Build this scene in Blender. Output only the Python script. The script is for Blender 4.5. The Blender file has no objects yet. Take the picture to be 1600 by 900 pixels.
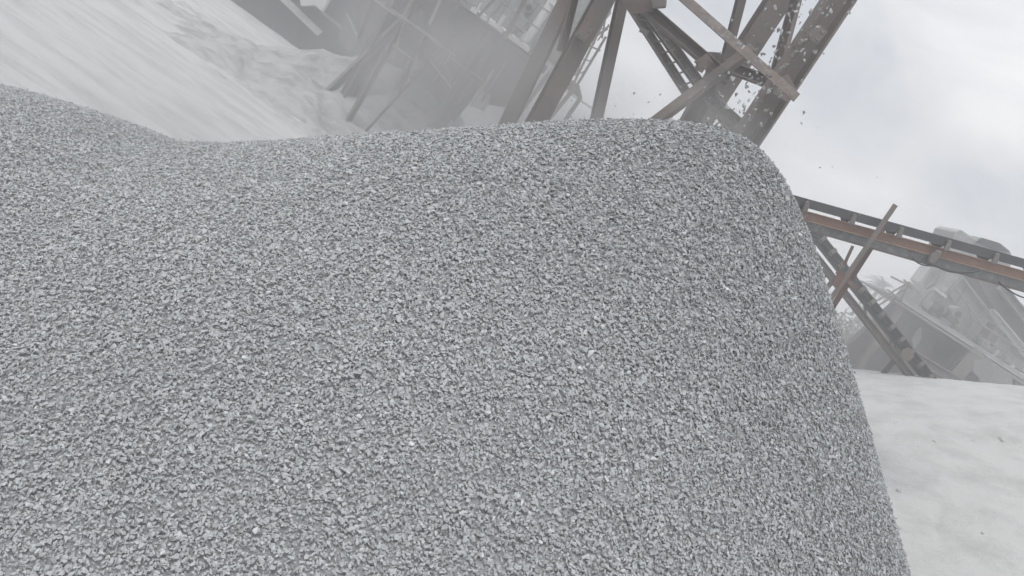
import bpy, bmesh, math, random
import numpy as np
from mathutils import Vector, Matrix
random.seed(7); RNG = np.random.default_rng(11)
sc = bpy.context.scene
COL = sc.collection

# ------------------------------------------------------------------ camera
ROLL = math.radians(35); FPX = 1250.0; PXC, PYC = 800.0, 450.0
PITCH = math.atan(240 / FPX); EYE = 2.5
FWD = np.array([0, math.cos(PITCH), -math.sin(PITCH)])
r0 = np.array([1., 0, 0]); u0 = np.array([0, math.sin(PITCH), math.cos(PITCH)])
RT = math.cos(ROLL) * r0 + math.sin(ROLL) * u0
UP = -math.sin(ROLL) * r0 + math.cos(ROLL) * u0
CAM = np.array([0, 0, EYE])

def at(px, py, Y):
    """point of the upright plane Y = const seen at photo position (px, py)"""
    d = FWD + RT * (px - PXC) / FPX - UP * (py - PYC) / FPX
    return CAM + d * Y / d[1]

def mpp(px, py, Y):
    d = FWD + RT * (px - PXC) / FPX - UP * (py - PYC) / FPX
    return Y / d[1] / FPX

cam_d = bpy.data.cameras.new("camera"); cam = bpy.data.objects.new("camera", cam_d); COL.objects.link(cam)
cam_d.sensor_width = 36; cam_d.lens = 36 * FPX / 1600; cam_d.clip_end = 2000; cam_d.clip_start = 0.05
cam.matrix_world = Matrix(((RT[0], UP[0], -FWD[0], 0), (RT[1], UP[1], -FWD[1], 0), (RT[2], UP[2], -FWD[2], EYE), (0, 0, 0, 1)))
sc.camera = cam

# ------------------------------------------------------------------ materials
def mat(name):
    m = bpy.data.materials.new(name); m.use_nodes = True
    return m, m.node_tree.nodes, m.node_tree.links, m.node_tree.nodes['Principled BSDF']

def ramp(N, stops):
    r = N.new('ShaderNodeValToRGB'); e = r.color_ramp.elements
    while len(e) < len(stops): e.new(0.5)
    for k, (p, c) in enumerate(stops):
        e[k].position = p; e[k].color = (*c, 1) if len(c) == 3 else c
    return r

def noise(N, L, scale, detail=5, rough=.6, vec=None, stretch=None, coord='Object'):
    tc = N.new('ShaderNodeTexCoord'); mp = N.new('ShaderNodeMapping')
    L.new(tc.outputs[coord], mp.inputs[0])
    if stretch: mp.inputs['Scale'].default_value = stretch
    n = N.new('ShaderNodeTexNoise'); n.inputs['Scale'].default_value = scale
    n.inputs['Detail'].default_value = detail; n.inputs['Roughness'].default_value = rough
    L.new(mp.outputs[0], n.inputs['Vector'])
    return n

def steel(name, base, rust, dust, rust_at=.55, dust_at=.5, rough=.75, scale=3.0):
    """painted or bare steel with rust patches and a coat of stone dust on what faces up"""
    m, N, L, P = mat(name)
    n1 = noise(N, L, scale, 8, .7); n2 = noise(N, L, scale * 6, 6, .7)
    r1 = ramp(N, [(rust_at - .12, (0, 0, 0)), (rust_at + .12, (1, 1, 1))]); L.new(n1.outputs[0], r1.inputs[0])
    mx = N.new('ShaderNodeMixRGB'); mx.inputs[1].default_value = (*base, 1); mx.inputs[2].default_value = (*rust, 1)
    L.new(r1.outputs[0], mx.inputs[0])
    geo = N.new('ShaderNodeNewGeometry'); sx = N.new('ShaderNodeSeparateXYZ'); L.new(geo.outputs['Normal'], sx.inputs[0])
    ad = N.new('ShaderNodeMath'); ad.operation = 'MULTIPLY_ADD'; ad.inputs[1].default_value = .35
    L.new(sx.outputs[2], ad.inputs[0]); L.new(n2.outputs[0], ad.inputs[2])
    r2 = ramp(N, [(dust_at, (0, 0, 0)), (dust_at + .3, (1, 1, 1))]); L.new(ad.outputs[0], r2.inputs[0])
    mx2 = N.new('ShaderNodeMixRGB'); L.new(r2.outputs[0], mx2.inputs[0]); L.new(mx.outputs[0], mx2.inputs[1])
    mx2.inputs[2].default_value = (*dust, 1); L.new(mx2.outputs[0], P.inputs['Base Color'])
    P.inputs['Roughness'].default_value = rough; P.inputs['Specular IOR Level'].default_value = .25
    b = N.new('ShaderNodeBump'); b.inputs['Strength'].default_value = .35; b.inputs['Distance'].default_value = .01
    L.new(n2.outputs[0], b.inputs['Height']); L.new(b.outputs[0], P.inputs['Normal'])
    return m

DUSTC = (.46, .455, .44)
M_BEAM = steel("dusty_brown_steel", (.14, .128, .12), (.175, .142, .125), (.3, .29, .282), .5, .62)
M_BEAM_D = steel("dark_brown_steel", (.11, .096, .088), (.14, .108, .094), (.24, .23, .22), .5, .68)
M_BEAM_L = steel("pale_dusty_steel", (.16, .15, .142), (.14, .12, .105), (.31, .3, .29), .55, .54)
M_RUST = steel("rusty_orange_steel", (.27, .16, .115), (.21, .135, .105), (.38, .33, .29), .56, .56, scale=2.2)
M_RUSTB = steel("rusty_brown_steel", (.12, .085, .075), (.16, .1, .082), (.3, .27, .25), .5, .62)
M_GREY = steel("grey_painted_steel", (.19, .2, .2), (.15, .145, .14), (.36, .36, .35), .6, .5)
M_PLANT = steel("dusty_green_grey_panel", (.22, .235, .23), (.17, .17, .165), (.4, .4, .39), .58, .5, scale=1.2)
M_DARK = steel("dark_steel_plate", (.026, .034, .037), (.04, .04, .039), (.1, .1, .1), .6, .75, scale=.8)
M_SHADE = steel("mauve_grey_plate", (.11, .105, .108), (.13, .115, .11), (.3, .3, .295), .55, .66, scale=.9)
M_WHITE = steel("worn_white_steel", (.5, .5, .49), (.3, .28, .26), (.5, .5, .49), .62, .55, scale=5)

m, N, L, P = mat("black_rubber_belt"); M_RUBBER = m
n1 = noise(N, L, 4, 6, .7)
r1 = ramp(N, [(.3, (.03, .03, .034)), (.75, (.075, .075, .078))]); L.new(n1.outputs[0], r1.inputs[0]); L.new(r1.outputs[0], P.inputs['Base Color'])
P.inputs['Roughness'].default_value = .8

# crushed granite: every chip carries its own tone
m, N, L, P = mat("granite_chips"); M_STONE = m
a = N.new('ShaderNodeAttribute'); a.attribute_name = 'tone'
r1 = ramp(N, [(0, (.13, .134, .136)), (.1, (.248, .255, .258)), (.35, (.37, .38, .384)), (.75, (.446, .457, .461)), (1, (.57, .58, .582))])
L.new(a.outputs['Fac'], r1.inputs[0])
n1 = noise(N, L, 55, 4, .7); r2 = ramp(N, [(.3, (.8, .8, .8)), (.7, (1.12, 1.12, 1.12))]); L.new(n1.outputs[0], r2.inputs[0])
mx = N.new('ShaderNodeMixRGB'); mx.blend_type = 'MULTIPLY'; mx.inputs[0].default_value = 1
L.new(r1.outputs[0], mx.inputs[1]); L.new(r2.outputs[0], mx.inputs[2]); L.new(mx.outputs[0], P.inputs['Base Color'])
P.inputs['Roughness'].default_value = .85; P.inputs['Specular IOR Level'].default_value = .3
b = N.new('ShaderNodeBump'); b.inputs['Strength'].default_value = .3; b.inputs['Distance'].default_value = .002
L.new(n1.outputs[0], b.inputs['Height']); L.new(b.outputs[0], P.inputs['Normal'])

def dust_material(name, c0, c1, stretch, scale=1.0, bumpd=.03, speck=.0):
    m, N, L, P = mat(name)
    n1 = noise(N, L, scale, 7, .62, stretch=stretch)
    n2 = noise(N, L, scale * 9, 6, .7, stretch=tuple(.5 + .5 * s for s in stretch))
    n3 = noise(N, L, 60, 3, .6)
    mxn = N.new('ShaderNodeMath'); mxn.operation = 'MULTIPLY_ADD'; mxn.inputs[1].default_value = .35
    L.new(n2.outputs[0], mxn.inputs[0]); L.new(n1.outputs[0], mxn.inputs[2])
    r1 = ramp(N, [(.5, c0), (.74, c1)]); L.new(mxn.outputs[0], r1.inputs[0])
    rs = ramp(N, [(.27, (.55, .55, .55)), (.36, (1, 1, 1))]); L.new(n3.outputs[0], rs.inputs[0])
    mx = N.new('ShaderNodeMixRGB'); mx.blend_type = 'MULTIPLY'; mx.inputs[0].default_value = speck
    L.new(r1.outputs[0], mx.inputs[1]); L.new(rs.outputs[0], mx.inputs[2])
    L.new(mx.outputs[0], P.inputs['Base Color'])
    P.inputs['Roughness'].default_value = .95; P.inputs['Specular IOR Level'].default_value = .1
    ad = N.new('ShaderNodeMath'); ad.operation = 'MULTIPLY_ADD'; ad.inputs[1].default_value = .25
    L.new(n3.outputs[0], ad.inputs[0]); L.new(mxn.outputs[0], ad.inputs[2])
    b = N.new('ShaderNodeBump'); b.inputs['Strength'].default_value = .6; b.inputs['Distance'].default_value = bumpd
    L.new(ad.outputs[0], b.inputs['Height']); L.new(b.outputs[0], P.inputs['Normal'])
    return m

M_GROUND = dust_material("white_stone_dust_ground", (.38, .382, .378), (.56, .56, .553), (.3, 1.0, 1), 2.6, .10, .8)
M_MOUND = dust_material("white_stone_dust", (.4, .4, .392), (.5, .5, .49), (.7, 1.4, 1), 2.2, .09, .6)
M_GMOUND = dust_material("grey_stone_dust", (.24, .24, .237), (.46, .46, .45), (.8, 1.1, 1), 2.6, .14, .6)
M_ROCK = dust_material("pale_rock", (.3, .3, .295), (.48, .48, .47), (1, 1, 1), 3, .03, .4)

def leafmat(name, c0, c1):
    m, N, L, P = mat(name)
    n1 = noise(N, L, 2.5, 4); r1 = ramp(N, [(.35, c0), (.65, c1)]); L.new(n1.outputs[0], r1.inputs[0])
    L.new(r1.outputs[0], P.inputs['Base Color']); P.inputs['Roughness'].default_value = .7
    return m
M_LEAF = leafmat("dusty_leaf", (.06, .075, .045), (.11, .12, .08))
M_BARK = leafmat("grey_bark", (.12, .11, .095), (.2, .185, .165))

# ------------------------------------------------------------------ object helpers
def tag(o, label=None, cat=None, group=None, kind=None):
    if label: o['label'] = label
    if cat: o['category'] = cat
    if group: o['group'] = group
    if kind: o['kind'] = kind
    return o

def thing(name, label, cat, loc, group=None):
    o = bpy.data.objects.new(name, None); COL.objects.link(o); o.location = loc; o.empty_display_size = .3
    return tag(o, label, cat, group)

def root_loc(o):
    while o.parent: o = o.parent
    return o.location

class MB:
    """collects shapes given in world coordinates and links them as one mesh object"""
    def __init__(s): s.v = []; s.f = []
    def add(s, vs, fs):
        k = len(s.v); s.v += [tuple(map(float, v)) for v in vs]; s.f += [tuple(i + k for i in f) for f in fs]; return s
    def extr(s, poly, p0, p1, X, Z):
        """2-D profile swept from p0 to p1; X, Z are the profile's axes"""
        n = len(poly); p0 = np.array(p0, float); p1 = np.array(p1, float)
        vs = [p0 + X * a + Z * b for a, b in poly] + [p1 + X * a + Z * b for a, b in poly]
        fs = [(i, (i + 1) % n, n + (i + 1) % n, n + i) for i in range(n)] + [tuple(range(n - 1, -1, -1)), tuple(range(n, 2 * n))]
        return s.add(vs, fs)
    def beam(s, p0, p1, w, d=None, prof='I', spin=0., face=None, t=None):
        p0 = np.array(p0, float); p1 = np.array(p1, float); d = d or w
        ax = p1 - p0; ax /= np.linalg.norm(ax)
        to = (CAM * [1, 1, 1] - (p0 + p1) / 2) if face is None else np.array(face, float)
        Z = to - ax * (to @ ax); Z /= np.linalg.norm(Z); X = np.cross(ax, Z)
        c, q = math.cos(spin), math.sin(spin); X, Z = X * c + Z * q, Z * c - X * q
        t = t or max(.006, .1 * w); a, b = w / 2, d / 2
        if prof == 'box': P = [(-a, -b), (a, -b), (a, b), (-a, b)]
        elif prof == 'I': P = [(-a, -b), (a, -b), (a, -b + t), (t / 2, -b + t), (t / 2, b - t), (a, b - t), (a, b), (-a, b), (-a, b - t), (-t / 2, b - t), (-t / 2, -b + t), (-a, -b + t)]
        elif prof == 'H': P = [(-a, -b), (-a + t, -b), (-a + t, -t / 2), (a - t, -t / 2), (a - t, -b), (a, -b), (a, b), (a - t, b), (a - t, t / 2), (-a + t, t / 2), (-a + t, b), (-a, b)]
        elif prof == 'C': P = [(-a, b), (-a, -b), (a, -b), (a, b), (a - t, b), (a - t, -b + t), (-a + t, -b + t), (-a + t, b)]
        elif prof == 'Cb': P = [(a, -b), (a, b), (-a, b), (-a, -b), (-a + t, -b), (-a + t, b - t), (a - t, b - t), (a - t, -b)]
        elif prof == 'L': P = [(-a, b), (-a, -b), (-a + t, -b), (-a + t, b - t), (a, b - t), (a, b)]
        else:
            n = 12; P = [(a * math.cos(2 * math.pi * k / n), a * math.sin(2 * math.pi * k / n)) for k in range(n)]
        return s.extr(P, p0, p1, X, Z)
    def tube(s, pts, r, n=8):
        pts = [np.array(p, float) for p in pts]
        rs = r if hasattr(r, '__len__') else [r] * len(pts)
        k0 = len(s.v); X = None
        for i, p in enumerate(pts):
            ax = pts[min(i + 1, len(pts) - 1)] - pts[max(i - 1, 0)]; ax /= np.linalg.norm(ax)
            if X is None: X = np.cross(ax, (0.31, .2, .93) if abs(ax[2]) < .9 else (1, 0, 0))
            X = X - ax * (X @ ax); X /= np.linalg.norm(X); Zv = np.cross(ax, X)
            for k in range(n):
                a = 2 * math.pi * k / n; s.v.append(tuple(p + rs[i] * (X * math.cos(a) + Zv * math.sin(a))))
        for i in range(len(pts) - 1):
            for k in range(n):
                s.f.append((k0 + i * n + k, k0 + i * n + (k + 1) % n, k0 + (i + 1) * n + (k + 1) % n, k0 + (i + 1) * n + k))
        e = k0 + (len(pts) - 1) * n
        s.f.append(tuple(k0 + k for k in range(n - 1, -1, -1))); s.f.append(tuple(e + k for k in range(n)))
        return s
    def slab(s, pts, ext):
        """polygon given by 3-D points with a thickness vector"""
        n = len(pts); ext = np.array(ext, float); pts = [np.array(p, float) for p in pts]
        vs = pts + [p + ext for p in pts]
        fs = [tuple(range(n)), tuple(range(2 * n - 1, n - 1, -1))] + [(i, n + i, n + (i + 1) % n, (i + 1) % n) for i in range(n)]
        return s.add(vs, fs)
    def box(s, lo, hi):
        x0, y0, z0 = lo; x1, y1, z1 = hi
        return s.slab([(x0, y0, z0), (x1, y0, z0), (x1, y0, z1), (x0, y0, z1)], (0, y1 - y0, 0))
    def build(s, name, material, parent=None, bevel=0.0, smooth=False, jitter=0.0):
        me = bpy.data.meshes.new(name)
        off = np.array(root_loc(parent)) if parent else np.zeros(3)
        V = np.array(s.v) - off
        me.from_pydata([tuple(v) for v in V], [], s.f); me.update()
        bm = bmesh.new(); bm.from_mesh(me); bmesh.ops.recalc_face_normals(bm, faces=bm.faces)
        if bevel: bmesh.ops.bevel(bm, geom=bm.edges[:], offset=bevel, segments=1, affect='EDGES', clamp_overlap=True)
        bm.to_mesh(me); bm.free()
        if smooth:
            for p in me.polygons: p.use_smooth = True
        me.materials.append(material)
        o = bpy.data.objects.new(name, me); COL.objects.link(o)
        if parent: o.parent = parent
        return o

def mesh_np(name, V, faces_tri=None, quads=None, material=None, tone=None, smooth=False):
    me = bpy.data.meshes.new(name); F_ = faces_tri if faces_tri is not None else quads; k = F_.shape[1]
    me.vertices.add(len(V)); me.vertices.foreach_set('co', np.ascontiguousarray(V, np.float32).ravel())
    me.loops.add(F_.size); me.loops.foreach_set('vertex_index', np.ascontiguousarray(F_, np.int32).ravel())
    me.polygons.add(len(F_)); me.polygons.foreach_set('loop_start', np.arange(0, F_.size, k, dtype=np.int32))
    me.polygons.foreach_set('use_smooth', np.full(len(F_), smooth, dtype=bool))
    me.update(calc_edges=True)
    if tone is not None:
        a = me.attributes.new('tone', 'FLOAT', 'POINT'); a.data.foreach_set('value', np.ascontiguousarray(tone, np.float32))
    if material: me.materials.append(material)
    o = bpy.data.objects.new(name, me); COL.objects.link(o)
    return o

# smooth value noise for the terrain shapes
_NT = {}
def vnoise(x, y, seed=0):
    if seed not in _NT: _NT[seed] = np.random.default_rng(seed).random((256, 256))
    T = _NT[seed]
    xi = np.floor(x).astype(int); yi = np.floor(y).astype(int); fx = x - xi; fy = y - yi
    fx = fx * fx * (3 - 2 * fx); fy = fy * fy * (3 - 2 * fy)
    g = lambda i, j: T[i % 256, j % 256]
    return (g(xi, yi) * (1 - fx) + g(xi + 1, yi) * fx) * (1 - fy) + (g(xi, yi + 1) * (1 - fx) + g(xi + 1, yi + 1) * fx) * fy - .5

def fbm(x, y, seed=0, oct=4, gain=.5):
    s = 0; a = 1
    for k in range(oct): s = s + a * vnoise(x * 2 ** k + 17.3 * k, y * 2 ** k + 5.1 * k, seed + k); a *= gain
    return s

# ------------------------------------------------------------------ gravel heaps
def cone(x, y, p):
    cx, cy, h, s, a, e, sl = p
    dx = x - cx; dy = (y - cy) * e; d = np.hypot(dx, dy)
    cosA = (x - cx) / np.maximum(np.hypot(x - cx, y - cy), 1e-6)
    return h - s * (1 + sl * cosA) * (np.sqrt(d * d + a * a) - a)
HEAP = (.665, 4.929, 3.10, .826, .412, 1.073, .016)
LOWH = (-2.226, 4.342, 1.085, .783, 1.468, .896, 0)
def heap_z(x, y):
    h1 = cone(x, y, HEAP) + .035 * fbm(x * 1.1, y * 1.1, 3, 3); h2 = cone(x, y, LOWH) + .03 * fbm(x * 1.3, y * 1.3, 9, 3)
    k = .16; m = np.maximum(h1, h2); z = m + k * np.log1p(np.exp(-np.abs(h1 - h2) / k)) * .6
    return z, h1 >= h2

def base_grid(name, mainpart):
    xs = np.arange(-5.2, 5.4, .05); ys = np.arange(.2, 9.6, .05)
    X, Y = np.meshgrid(xs, ys, indexing='ij'); Z, dom = heap_z(X, Y)
    Z = Z - .019 + .016 * (RNG.random(Z.shape) - .5)
    ok = (Z > -.12) & (dom if mainpart else ~dom)
    ny = len(ys); idx = np.arange(X.size).reshape(X.shape)
    c = ok[:-1, :-1] | ok[1:, :-1] | ok[1:, 1:] | ok[:-1, 1:]
    Q = np.stack([idx[:-1, :-1][c], idx[1:, :-1][c], idx[1:, 1:][c], idx[:-1, 1:][c]], 1)
    V = np.stack([X.ravel(), Y.ravel(), np.maximum(Z.ravel(), -.15)], 1)
    used = np.unique(Q); remap = np.full(X.size, -1); remap[used] = np.arange(len(used))
    return V[used], remap[Q]

def chip_variants(n=18):
    out = []
    for k in range(n):
        bm = bmesh.new()
        for i in range(9):
            v = RNG.normal(size=3); v /= np.linalg.norm(v); v *= .82 + .18 * RNG.random()
            bm.verts.new(v)
        r = bmesh.ops.convex_hull(bm, input=bm.verts[:])
        bmesh.ops.delete(bm, geom=[g for g in r['geom_interior'] if isinstance(g, bmesh.types.BMVert)], context='VERTS')
        bmesh.ops.triangulate(bm, faces=bm.faces[:]); bm.verts.index_update()
        V = np.array([v.co[:] for v in bm.verts]); F_ = np.array([[v.index for v in f.verts] for f in bm.faces])
        V -= V.mean(0); V /= np.abs(V).max(0); bm.free(); out.append((V, F_))
    return out
CHIPS = chip_variants()

def scatter_chips(P, Nrm, length, tilt, lift, shade):
    n = len(P)
    Zv = Nrm + tilt[:, None] * RNG.normal(size=(n, 3)); Zv /= np.linalg.norm(Zv, axis=1)[:, None]
    A = RNG.normal(size=(n, 3)); Xv = A - Zv * (A * Zv).sum(1)[:, None]; Xv /= np.linalg.norm(Xv, axis=1)[:, None]; Yv = np.cross(Zv, Xv)
    a = length / 2; b = a * RNG.uniform(.34, .78, n); c = a * RNG.uniform(.2, .48, n)
    P = P + Nrm * lift[:, None]
    which = RNG.integers(0, len(CHIPS), n)
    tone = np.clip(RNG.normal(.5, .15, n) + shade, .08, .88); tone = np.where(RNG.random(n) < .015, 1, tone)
    VV, FF, TT = [], [], []; off = 0
    for k, (V, F_) in enumerate(CHIPS):
        m = np.where(which == k)[0]
        if not len(m): continue
        W = (P[m][:, None, :] + (V[None, :, 0:1] * a[m][:, None, None]) * Xv[m][:, None, :] + (V[None, :, 1:2] * b[m][:, None, None]) * Yv[m][:, None, :]
             + (V[None, :, 2:3] * c[m][:, None, None]) * Zv[m][:, None, :])
        VV.append(W.reshape(-1, 3)); FF.append((F_[None] + (off + np.arange(len(m)) * len(V))[:, None, None]).reshape(-1, 3))
        TT.append(np.repeat(tone[m], len(V))); off += len(m) * len(V)
    return np.concatenate(VV), np.concatenate(FF), np.concatenate(TT)

def in_view(P, mx=190, my=150):
    q = P - CAM; zc = q @ FWD; px = PXC + FPX * (q @ RT) / np.maximum(zc, .05); py = PYC - FPX * (q @ UP) / np.maximum(zc, .05)
    return (zc > .3) & (px > -mx) & (px < 1600 + mx) & (py > -my) & (py < 900 + my)

def build_heaps():
    DENS = 19000.
    x = RNG.uniform(-5.2, 5.4, int(DENS * 10.6 * 9.4 * 1.42)); y = RNG.uniform(.2, 9.6, len(x))
    z, dom = heap_z(x, y); e = .03
    nx = -(heap_z(x + e, y)[0] - z) / e; ny = -(heap_z(x, y + e)[0] - z) / e
    Nn = np.stack([nx, ny, np.ones_like(nx)], 1); slope = np.linalg.norm(Nn, axis=1); Nn /= slope[:, None]
    Pn = np.stack([x, y, z], 1)
    szf = np.clip(.70 + .13 * z, .68, 1.05)                # the finer chips lie low on the heap
    keep = (RNG.random(len(x)) < (.70 / szf) ** 1.7) & (z > -.02) & (RNG.random(len(x)) < slope / 1.42)
    near = in_view(Pn); keep &= near | (in_view(Pn, 1100, 700) & (RNG.random(len(x)) < .3))
    face = ((CAM - Pn) * Nn).sum(1) / np.linalg.norm(CAM - Pn, axis=1)
    keep &= (face > -.12) | (RNG.random(len(x)) < .15)
    x, Pn, Nn, dom, szf = x[keep], Pn[keep], Nn[keep], dom[keep], np.where(near, szf, 1.6 * szf)[keep]
    n = len(x); print("chips", n)
    ln = szf * np.clip(np.exp(RNG.normal(math.log(.0206), .29, n)), .011, .044)
    low = RNG.random(n) < .5                       # a buried layer and a top layer
    lift = np.where(low, RNG.uniform(-.011, -.003, n), RNG.uniform(-.003, .006, n))
    lift = lift + np.where(RNG.random(n) < .03, RNG.uniform(.002, .014, n), 0)   # a few chips stand proud
    tilt = np.where(low, .5, .38) * np.exp(RNG.normal(0, .35, n))
    px_, py_ = Pn[:, 0], Pn[:, 1]                   # dusty and fresh patches, plus shading painted in: darker upper right, paler left
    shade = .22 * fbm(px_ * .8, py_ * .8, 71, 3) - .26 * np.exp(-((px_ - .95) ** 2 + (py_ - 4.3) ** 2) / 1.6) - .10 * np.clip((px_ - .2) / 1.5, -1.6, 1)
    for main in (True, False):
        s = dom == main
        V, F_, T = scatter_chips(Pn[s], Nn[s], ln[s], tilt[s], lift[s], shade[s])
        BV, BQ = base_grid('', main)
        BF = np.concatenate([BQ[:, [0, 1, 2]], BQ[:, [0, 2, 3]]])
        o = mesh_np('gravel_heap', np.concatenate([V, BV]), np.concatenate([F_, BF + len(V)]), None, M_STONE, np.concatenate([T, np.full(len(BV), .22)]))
        if main: tag(o, 'tall conical heap of grey granite chips under the falling stones', 'gravel heap', kind='stuff')
        else: tag(o, 'low rounded heap of grey granite chips merging into the tall heap beside the white ground', 'gravel heap', kind='stuff')
build_heaps()

# stones in the air between conveyor head and heap
def falling():
    protos = []
    for k in range(10):
        V, F_ = CHIPS[k]; me = bpy.data.meshes.new('falling_stone'); me.from_pydata([tuple(v) for v in V * [1, .62, .36]], [], [tuple(f) for f in F_])
        a = me.attributes.new('tone', 'FLOAT', 'POINT'); a.data.foreach_set('value', np.full(len(V), (.06, .3, .1, .5, .08, .2, .65, .12, .3, .1)[k], np.float32))
        me.materials.append(M_STONE); protos.append(me)
    top = np.array(HEAP[:3]); n = 0
    def put(p, s, label):
        o = bpy.data.objects.new('falling_stone', random.choice(protos)); COL.objects.link(o)
        o.location = p; o.scale = (s, s, s); o.rotation_euler = [random.uniform(0, 6.28) for _ in range(3)]
        tag(o, label, 'stone', 'stones falling onto the tall heap')
    for k in range(222):                         # the stream
        t = random.random(); z = 3.2 + 1.25 * t
        r = random.gauss(0.01, .10 + .02 * (1 - t)); a = random.gauss(0, .13)
        put((top[0] - .19 + r, top[1] + .1 + a, z), random.uniform(.010, .023), 'small grey stone chip in the air in the stream falling past the brown steel beams')
    for k in range(66):                         # bounced aside
        x = top[0] - abs(random.gauss(.1, .5)); y = top[1] + random.gauss(0, .2)
        h = max(0., float(heap_z(np.array([x]), np.array([y]))[0][0])); put((x, y, h + .03 + abs(random.gauss(.07, .15))), random.uniform(.006, .015), 'tiny grey stone chip bouncing in the air above the crest of the tall heap')
    for k in range(9):
        x = top[0] + abs(random.gauss(.25, .3)); put((x, top[1] + random.gauss(0, .2), 3.0 + random.uniform(0, .5)), random.uniform(.005, .009), 'tiny grey stone chip flung clear of the stream in front of open sky')
falling()

# ------------------------------------------------------------------ ground and dust mounds
def height_sheet(name, xs, ys, fz, material, clip=None):
    X, Y = np.meshgrid(xs, ys, indexing='ij'); Z = fz(X, Y)
    idx = np.arange(X.size).reshape(X.shape)
    c = np.ones((len(xs) - 1, len(ys) - 1), bool)
    if clip is not None:
        ok = Z > clip; c = ok[:-1, :-1] | ok[1:, :-1] | ok[1:, 1:] | ok[:-1, 1:]
    Q = np.stack([idx[:-1, :-1][c], idx[1:, :-1][c], idx[1:, 1:][c], idx[:-1, 1:][c]], 1)
    used = np.unique(Q); remap = np.full(X.size, -1); remap[used] = np.arange(len(used))
    V = np.stack([X.ravel(), Y.ravel(), Z.ravel()], 1)[used]
    return mesh_np(name, V, None, remap[Q], material, smooth=True)

def ground_z(x, y):
    w = np.clip((y - 4) / 5, 0, 1) * np.clip((45 - y) / 12, 0, 1) * np.clip((4 - x) / 4, 0, 1)
    yr = y - .12 * x
    ruts = 0.028 * fbm(x * .35, yr * 1.3, 21, 5, .65) + .06 * np.maximum(0, vnoise(x * 1.1, yr * 2.6, 33) - .15) + .05 * np.maximum(0, fbm(x * 1.3, yr * 2.6, 35, 3) - .12)
    return -.02 + w * ruts + .05 * fbm(x * .12, y * .12, 5, 3) * np.clip((np.hypot(x, y) - 5) / 10, 0, 1)
xs = np.concatenate([[-260, -160, -90, -60, -40], np.arange(-30, 6, .16), np.arange(6, 40, 1.5), [45, 60, 90, 160, 260]])
ys = np.concatenate([[-60, -25, -10], np.arange(-4, 36, .16), np.arange(36, 60, 2.), [64, 80, 110, 160, 260, 420]])
tag(height_sheet('ground', xs, ys, ground_z, M_GROUND), 'flat ground covered in pale stone dust with streaks and ruts', 'ground', kind='structure')

DM = (10.25, 13.6, 4.72, .65, .3, 1., 0)
def mound_z(x, y):
    z = cone(x, y, DM)
    z = z + .05 * fbm(x * .5, y * .5, 41, 3) + .025 * fbm(x * 2.2, y * 2.2, 43, 3)
    # a slumped ledge and a shallow gully on the near flank
    ly = y - 11.62 - .24 * (x - 6.54) - .12 * vnoise(x * 2.2, x * 0 + 3, 50)
    led = np.exp(-np.where(ly < 0, ly / .05, ly / .40) ** 2) * np.clip((x - 6.55) / .7, 0, 1); z = z + .10 * led * (1 + 1.2 * vnoise(x * 5, y * 5, 51))
    band = np.exp(-((y - 11.75 - .2 * (x - 6)) / .35) ** 2); z = z + .03 * band * np.maximum(0, vnoise(x * 7, y * 9, 52) - .05) / .45
    z = z + .03 * np.maximum(0, fbm(x * 5, y * 5, 55, 3) - .12) + .022 * vnoise(x * .8 + y * 1.2, y * 5 - x * 2, 57)
    g = np.exp(-((x - 6.08 - .1 * (y - 10) - .1 * vnoise(x * 3., y * 3., 3)) / .05) ** 2) * np.exp(-((y - 10.05) / .35) ** 2); z = z - .06 * g
    return z
tag(height_sheet('dust_mound', np.arange(1.5, 17.5, .05), np.arange(4.5, 21.5, .06), mound_z, M_MOUND, -.1), 'smooth white mound of stone dust below the conveyors, with a slumped ledge', 'dust mound', kind='structure')

# grey dust heap at the foot of the screening plant
c2 = at(640, 150, 19)
def mound2_z(x, y):
    z = cone(x, y, (c2[0] + .1, 19.5, 1.75, .5, .5, 1, 0)); z2 = cone(x, y, (c2[0] - 1.2, 18.2, .62, .34, .4, 1, 0)); z3 = cone(x, y, (c2[0] + 2.2, 21., 1.3, .4, .5, 1, 0))
    swell = .62 * np.exp(-((x - c2[0] + .6) / 3.4) ** 2 - ((y - 17.6) / 3.2) ** 2) - .16
    z = np.maximum(np.maximum(z, z2), np.maximum(z3, swell)); lump = fbm(x * 1.1, y * 1.4, 61, 5, .58)
    return z + (.26 * lump + .1 * np.maximum(0, .25 - np.abs(lump)) + .16 * fbm(x * 3, y * 4, 66, 3, .6)) * np.clip((z + .3) / .4, 0, 1)
tag(height_sheet('dust_mound', np.arange(c2[0] - 10, c2[0] + 9, .09), np.arange(8, 27.5, .1), mound2_z, M_GMOUND, -.1), 'lumpy grey dust mound at the foot of the screening plant legs', 'dust mound', kind='structure')

def rock(p, r, label, seed, m=M_ROCK, group=None, name='rock', squash=.75):
    rr = np.random.default_rng(seed); bm = bmesh.new(); bmesh.ops.create_icosphere(bm, subdivisions=3, radius=1)
    D = rr.normal(size=(9, 3)); D /= np.linalg.norm(D, axis=1)[:, None]; K = rr.uniform(.62, .9, 9)
    for v in bm.verts:
        q = np.array(v.co); s = 1.0
        for d, k in zip(D, K):
            t = q @ d
            if t > k: q = q - d * (t - k) * .92
        q *= 1 + .03 * rr.normal(); v.co = q * [r, r * rr.uniform(.95, 1.0), r * squash]
    me = bpy.data.meshes.new(name); bm.to_mesh(me); bm.free(); me.materials.append(m)
    o = bpy.data.objects.new(name, me); COL.objects.link(o); o.location = p; o.rotation_euler = (0, 0, rr.uniform(0, 6))
    return tag(o, label, 'rock', group)
p = at(487, 92, 24.5); rock((p[0], p[1], p[2]), .26, 'rounded grey boulder on the pale ground before the dark bin', 3, name='boulder', squash=.9)
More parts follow.
